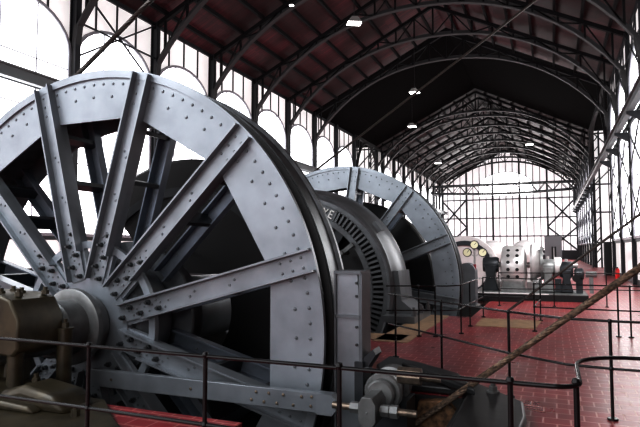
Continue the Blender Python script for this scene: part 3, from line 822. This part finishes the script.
railing('black tubular railing before the small converter machines', [('top_rail', [(-1.62, 14.6), (-.3, 14.23), (-.38, 12.4), (1.13, 12.26), (3.3, 12.2)], .97), ('lower_rail', [(-1.62, 14.6), (-.3, 14.23), (-.38, 12.4), (1.13, 12.26), (3.3, 12.2)], .5)],
        [(-.38, 12.4), (-.3, 14.23), (1.13, 12.26), (1.34, 12.25), (2.6, 12.22)])
railing('black tubular railing in front of the long machine base', [('top_rail', [(-1.5, 17.5), (1.4, 18.2), (3.2, 18.3)], .97), ('lower_rail', [(-1.5, 17.5), (1.4, 18.2), (3.2, 18.3)], .5)], [(-1.5, 17.5), (0, 17.85), (1.4, 18.2), (2.8, 18.28)])

# ------------------------------------------------------------------ gauge stand
gs = thing('gauge_stand', (-2.16, 17.3, 0), 'gauge stand with three round cream dials beside the far wheel', 'gauge stand')
b = MB(); b.tube([(0, 0, 0), (0, 0, 1.72)], .035, 12); b.tube([(0, 0, 0), (0, 0, .05)], .14, 16); b.build('pole', 'silver', gs)
b = MB(); b.bar((0, 0, 1.45), (-.2, 0, 1.58), .04, .04); b.bar((0, 0, 1.45), (.22, 0, 1.58), .04, .04); b.build('arm', 'silver', gs)
for x, z in ((0, 1.80), (-.215, 1.57), (.235, 1.57)):
    b = MB(); b.lathe([(0, -.05), (.10, -.05), (.12, -.07), (.13, -.04), (.13, .04), (0, .04)], 28, closed=False, c=(x, 0, z)); c = b.build('dial_case', 'black', gs)
    b = MB(); b.lathe([(0, -.058), (.112, -.058), (.112, -.052), (0, -.052)], 28, closed=False, c=(x, 0, z)); fc = b.build('dial_face', 'cream', c)
    b = MB(); b.bar((x, -.062, z), (x + .06, -.062, z + .07), .012, .006, up=(0, 1, 0)); b.build('pointer', 'black', c)
b = MB(); b.box(-.035, .035, -.06, .04, 1.0, 1.22); b.build('valve_box', 'redvalve', gs)

# ------------------------------------------------------------------ converter set
yb = 20.4
b = MB(); b.box(-2.5, 1.0, 19.55, 19.85, 0, .2); b.box(-2.5, 1.0, 21.6, 21.9, 0, .2)
bs = thing('machine_base', (-.75, 20.7, 0), 'long black base frame with pale top edge under the converter machines', 'machine base')
b = MB(); b.box(-1.75, 1.75, -1.15, -.95, 0, .2); b.box(-1.75, 1.75, .95, 1.15, 0, .2); b.box(-1.75, -1.55, -.95, .95, 0, .2); b.box(1.55, 1.75, -.95, .95, 0, .2); b.build('frame', 'black', bs)
b = MB(); b.box(-1.76, .6, -1.16, -.93, .2, .225); b.build('pale_edge', 'whiteplate', bs); b = MB(); b.box(-1.75, .3, -.93, 1.15, .2, .24); b.box(.3, 1.75, -1.15, 1.15, .2, .22); b.build('top_plate', 'castgrey', bs)
s2 = MB(); s2.box(-2.7, -.9, 18.9, 19.15, 0, .16); o = s2.build('pipe_channel', 'black'); tag(o, 'short black channel on the floor left of the machine base', 'channel')

gn = thing('generator', (-1.26, 20.6, .24), 'silver drum generator with two columns of round vent holes', 'generator'); gn.scale = (.9, .9, .9)
b = MB(); zc = .86
b.lathe([(0, -.46), (.5, -.46), (.80, -.40), (.86, -.30), (.86, .30), (.80, .40), (.5, .46), (0, .46)], 56, axis='x', closed=False, c=(0, 0, zc)); b.build('drum', 'silver', gn)
for x in (-.16, .16):
    for a in (-20, -2, 16, 34, 52):
        b = MB()
        t = R_(180 - a); dy, dz = math.cos(t), math.sin(t)
        p0 = Vector((x, dy * .85, zc + dz * .85)); b.tube([p0, p0 + Vector((0, dy, dz)) * .02], .062, 12)
        b.build('vent_hole', 'black', gn)
b = MB(); b.box(-.42, .42, -.8, .8, 0, .16); b.box(-.36, .36, -.7, .7, .1, .45); b.build('foot', 'castgrey', gn)
def bearing(x, label, h=.95, w=.28, y=20.6, m='castgrey', wheelr=.0):
    t = thing('bearing_stand', (x, y, .24), label, 'bearing')
    b = MB(); b.prism([(-w, 0), (w, 0), (w * .55, h * .55), (w * .8, h), (-w * .8, h), (-w * .55, h * .55)], -.3, .3); b.build('pedestal', m, t, bevel=.03)
    b = MB(); b.lathe([(0, -w), (.24, -w), (.27, -w * .7), (.27, w * .7), (.24, w), (0, w)], 28, axis='x', closed=False, c=(0, 0, h)); b.build('bearing_cap', m, t)
    b = MB(); b.tube([(0, 0, h + .25), (0, 0, h + .36)], .05, 10); b.build('oil_cup', 'silver', t)
    return t
bearing(-2.02, 'dark bearing stand left of the silver drum generator', .88, .26, m='paint_dark')
bearing(-.17, 'dark pedestal bearing right of the silver drum generator', .82, .22, m='castgrey')
bearing(.40, 'dark pedestal bearing right of the pale commutator hood', .74, .2, m='paint_dark')
cmh = thing('commutator', (-.52, 20.6, .24), 'silver commutator with brush ring beside the drum generator', 'commutator')
b = MB(); b.lathe([(0, -.2), (.62, -.2), (.66, -.12), (.5, 0), (.42, .2), (0, .2)], 40, axis='x', closed=False, c=(0, 0, .95)); b.build('end_bell', 'silver', cmh)
b = MB()
for k in range(10):
    t = 2 * PI * k / 10; b.bar((.05, .3 * math.cos(t), .95 + .3 * math.sin(t)), (.22, .55 * math.cos(t), .95 + .55 * math.sin(t)), .07, .07)
b.lathe([(.5, .12), (.56, .12), (.56, .2), (.5, .2)], 32, axis='x', c=(0, 0, .95)); b.build('brush_ring', 'castgrey', cmh)
b = MB(); b.box(-.15, .15, -.3, .3, 0, .4); b.build('foot', 'castgrey', cmh)
ex = thing('exciter', (.78, 20.5, .22), 'small dark exciter motor at the right end of the machine base', 'exciter')
b = MB(); b.lathe([(0, -.14), (.14, -.14), (.2, -.1), (.2, .1), (.14, .14), (0, .14)], 28, axis='x', closed=False, c=(0, 0, .62)); b.build('body', 'paint_dark', ex)
b = MB(); b.tube([(.2, 0, .62), (.52, 0, .62)], .10, 16); b.box(.3, .42, -.05, .05, 0, .6); b.build('shaft_end', 'castgrey', ex)
b = MB(); b.box(-.10, .10, -.15, .15, 0, .45); b.build('foot', 'paint_dark', ex)
b = MB(); b.tube([(-.1, -.3, .5), (-.1, -.42, .5)], .12, 14); b.build('hand_wheel', 'black', ex)
ax = MB(); ax.tube([(-2.3, 20.6, 1.13), (.75, 20.6, 1.13)], .09, 16); tag(ax.build('drive_shaft', 'silver'), 'bright drive shaft joining the generator and its bearings', 'shaft')
cv = thing('commutator_hood', (.14, 20.7, .24), 'pale rounded hood between the two right pedestal bearings', 'hood')
b = MB(); b.lathe([(0, -.12), (.28, -.12), (.32, -.08), (.32, .08), (.28, .12), (0, .12)], 36, axis='x', closed=False, c=(0, 0, .84)); b.build('hood_shell', 'palemach', cv)
b = MB(); b.box(-.1, .1, -.2, .2, 0, .42); b.build('foot', 'paint_dark', cv)
# flywheel behind, pale machines behind
fw = thing('flywheel', (-3.3, 23.4, 0), 'pale flywheel with dark slotted rim behind the gauge stand', 'flywheel')
b = MB(); b.lathe([(0, -.1), (1.0, -.1), (1.15, -.15), (1.3, -.15), (1.3, .25), (0, .25)], 56, closed=False, c=(0, 0, .9)); b.build('disc', 'palemach', fw)
b = MB(); b.lathe([(.92, -.17), (1.1, -.17), (1.1, -.15), (.92, -.15)], 48, c=(0, 0, .9)); b.build('slotted_band', 'paint_dark', fw)
b = MB(); b.box(-.7, .7, -.05, .2, 0, .3); b.build('foot', 'paint_dark', fw)
for x, lab in ((-2.1, 'pale round converter housing behind the left bearing'), (-.95, 'pale round converter housing behind the drum generator')):
    h = thing('converter_housing', (x * 1.15, 25.5, 0), lab, 'converter')
    b = MB(); b.lathe([(0, -.62), (.32, -.58), (.52, -.45), (.62, -.2), (.62, .3), (0, .4)], 44, closed=False, c=(0, 0, 1.42)); b.prism([(-.6, .3), (.6, .3), (.62, 1.4), (-.62, 1.4)], -.35, .35); b.build('housing', 'palemach', h)
    b = MB(); b.lathe([(.2, -.56), (.3, -.56), (.3, -.5), (.2, -.5)], 32, c=(0, 0, 1.42)); b.build('cover_ring', 'castgrey', h)
    b = MB(); b.box(-.45, .45, -.8, .8, 0, .3); b.build('foot', 'castgrey', h)

# cabinets and extinguisher
ca = thing('switch_cabinet', (.0, 40, 0), 'tall grey switch cabinet with a dark slot before the end wall', 'cabinet')
b = MB(); b.box(-.5, .55, 0, .8, 0, 2.5); b.build('body', 'cabinet', ca, bevel=.02)
b = MB(); b.box(-.08, .02, -.03, 0, .5, 1.8); b.build('door_slot', 'black', ca); b = MB(); b.box(.1, .2, -.03, 0, .5, 1.8); b.build('door_slot', 'black', ca)
b = MB(); b.box(.04, .08, -.04, 0, .6, 1.7); b.build('handle', 'whiteplate', ca)
bc = thing('wall_locker', (3.22, 39.6, 0), 'tall black locker standing against the right wall', 'locker')
b = MB(); b.box(-.22, .2, 0, .8, .0, 2.05); b.build('body', 'black', bc, bevel=.01)
b = MB(); b.box(-.235, -.22, .38, .40, .1, 1.95); b.box(-.25, -.22, .44, .47, .9, 1.1); b.build('door_edge', 'paint_dark', bc)
fe = thing('fire_extinguisher', (3.3, 35.5, .0), 'red fire extinguisher on the floor beside the black locker', 'extinguisher'); fe.scale = (.85, .85, .85)
b = MB(); b.lathe([(0, 0), (.13, 0), (.14, .03), (.14, .55), (.10, .66), (.05, .7), (0, .7)], 20, axis='z', closed=False); b.build('cylinder_body', 'red_ext', fe)
b = MB(); b.box(-.04, .04, -.1, .06, .7, .76); b.tube([(0, -.08, .72), (-.1, -.14, .6), (-.12, -.16, .3)], .018, 8); b.build('valve_and_hose', 'black', fe)

# ------------------------------------------------------------------ hanging lamps
def lamp(x, y, z, label, sc=1., rz=0.):
    t = thing('hanging_lamp', (x, y, z), label, 'lamp', 'hanging flood lamps'); t.scale = (sc,) * 3; t.rotation_euler = (0, 0, rz)
    b = MB(); b.prism([(-.30, .0), (.30, .0), (.12, .22), (-.12, .22)], -.22, .22); b.build('housing', 'lampcase', t)
    b = MB(); b.box(-.28, .28, -.2, .2, -.02, .0); b.build('diffuser', 'lamp', t)
    zt = (roofz(x) - z - .3) / sc
    b = MB(); b.tube([(0, 0, .22), (0, 0, zt)], .015, 6); b.build('suspension_rod', 'truss', t)
lamp(-8.5, 24.8, 12.4, 'square flood lamp hanging nearest, high above the near wheel', 1.15, .5)
lamp(-8.55, 37.7, 12.4, 'round-shouldered flood lamp hanging before the dark crossing', 1.15)
lamp(-10.9, 47.0, 12.1, 'flood lamp hanging inside the dark crossing', 1.2)
lamp(-2.0, 62.0, 12.5, 'flood lamp hanging over the right side beyond the crossing', 1.3)
lamp(-13.0, 70.0, 12.3, 'flood lamp hanging low over the left side beyond the crossing', 1.3)
lamp(-10.9, 22.9, 12.9, 'tiny lamp hanging between the first trusses at upper left', .35)

# ------------------------------------------------------------------ light
w = bpy.data.worlds.new('world'); bpy.context.scene.world = w; w.use_nodes = True
bg = w.node_tree.nodes['Background']; bg.inputs['Color'].default_value = (.95, .97, 1, 1); bg.inputs['Strength'].default_value = 1.
def area(name, loc, target, sx, sy, power, color=(1, 1, 1)):
    l = bpy.data.lights.new(name, 'AREA'); l.shape = 'RECTANGLE'; l.size = sx; l.size_y = sy; l.energy = power; l.color = color
    o = bpy.data.objects.new(name, l); col.objects.link(o); o.location = loc; l.spread = R_(60) if 'machines' in name else PI
    d = Vector(target) - Vector(loc); o.rotation_euler = d.to_track_quat('-Z', 'Y').to_euler()
    return o
area('window_light_high', (-9.5, 1.2, 8.2), (-6.5, 6, 3.6), 5, 3, 300, (.93, .96, 1))  # added fill out of view, brightens the wheel top; no window here
area('window_light_near', (-10, -1.5, 10.5), (-6.5, 6, 2.8), 8, 4, 450, (.93, .96, 1))  # added fill out of view, lights the wheel face from upper left
area('window_light_machines', (2.4, 12, 8.5), (-.6, 21, 1), 3, 2, 130, (1, .98, .98))  # added fill for the machines; the wall beside it has no windows
area('window_light_left', (XL + .6, 12, 7), (-5, 14, 2), 12, 6, 800, (.95, .97, 1))
area('window_light_right', (XR - 1.0, 24, 5.5), (-6, 24, 3), 24, 5, 800, (1, .98, .97))
area('window_light_far', (XC, YF - 3, 8), (XC, 40, 1), 16, 8, 2200, (1, .98, .98))

sc = bpy.context.scene
sc.view_settings.view_transform = 'Standard'
sc.view_settings.look = 'None'
sc.view_settings.exposure = 0.42
sc.cycles.max_bounces = 6
sc.view_settings.use_curve_mapping = True
cm = sc.view_settings.curve_mapping
c = cm.curves[3]
for x, y in ((.12, .065), (.3, .25), (.55, .60), (.8, .92)): c.points.new(x, y)
cm.update()
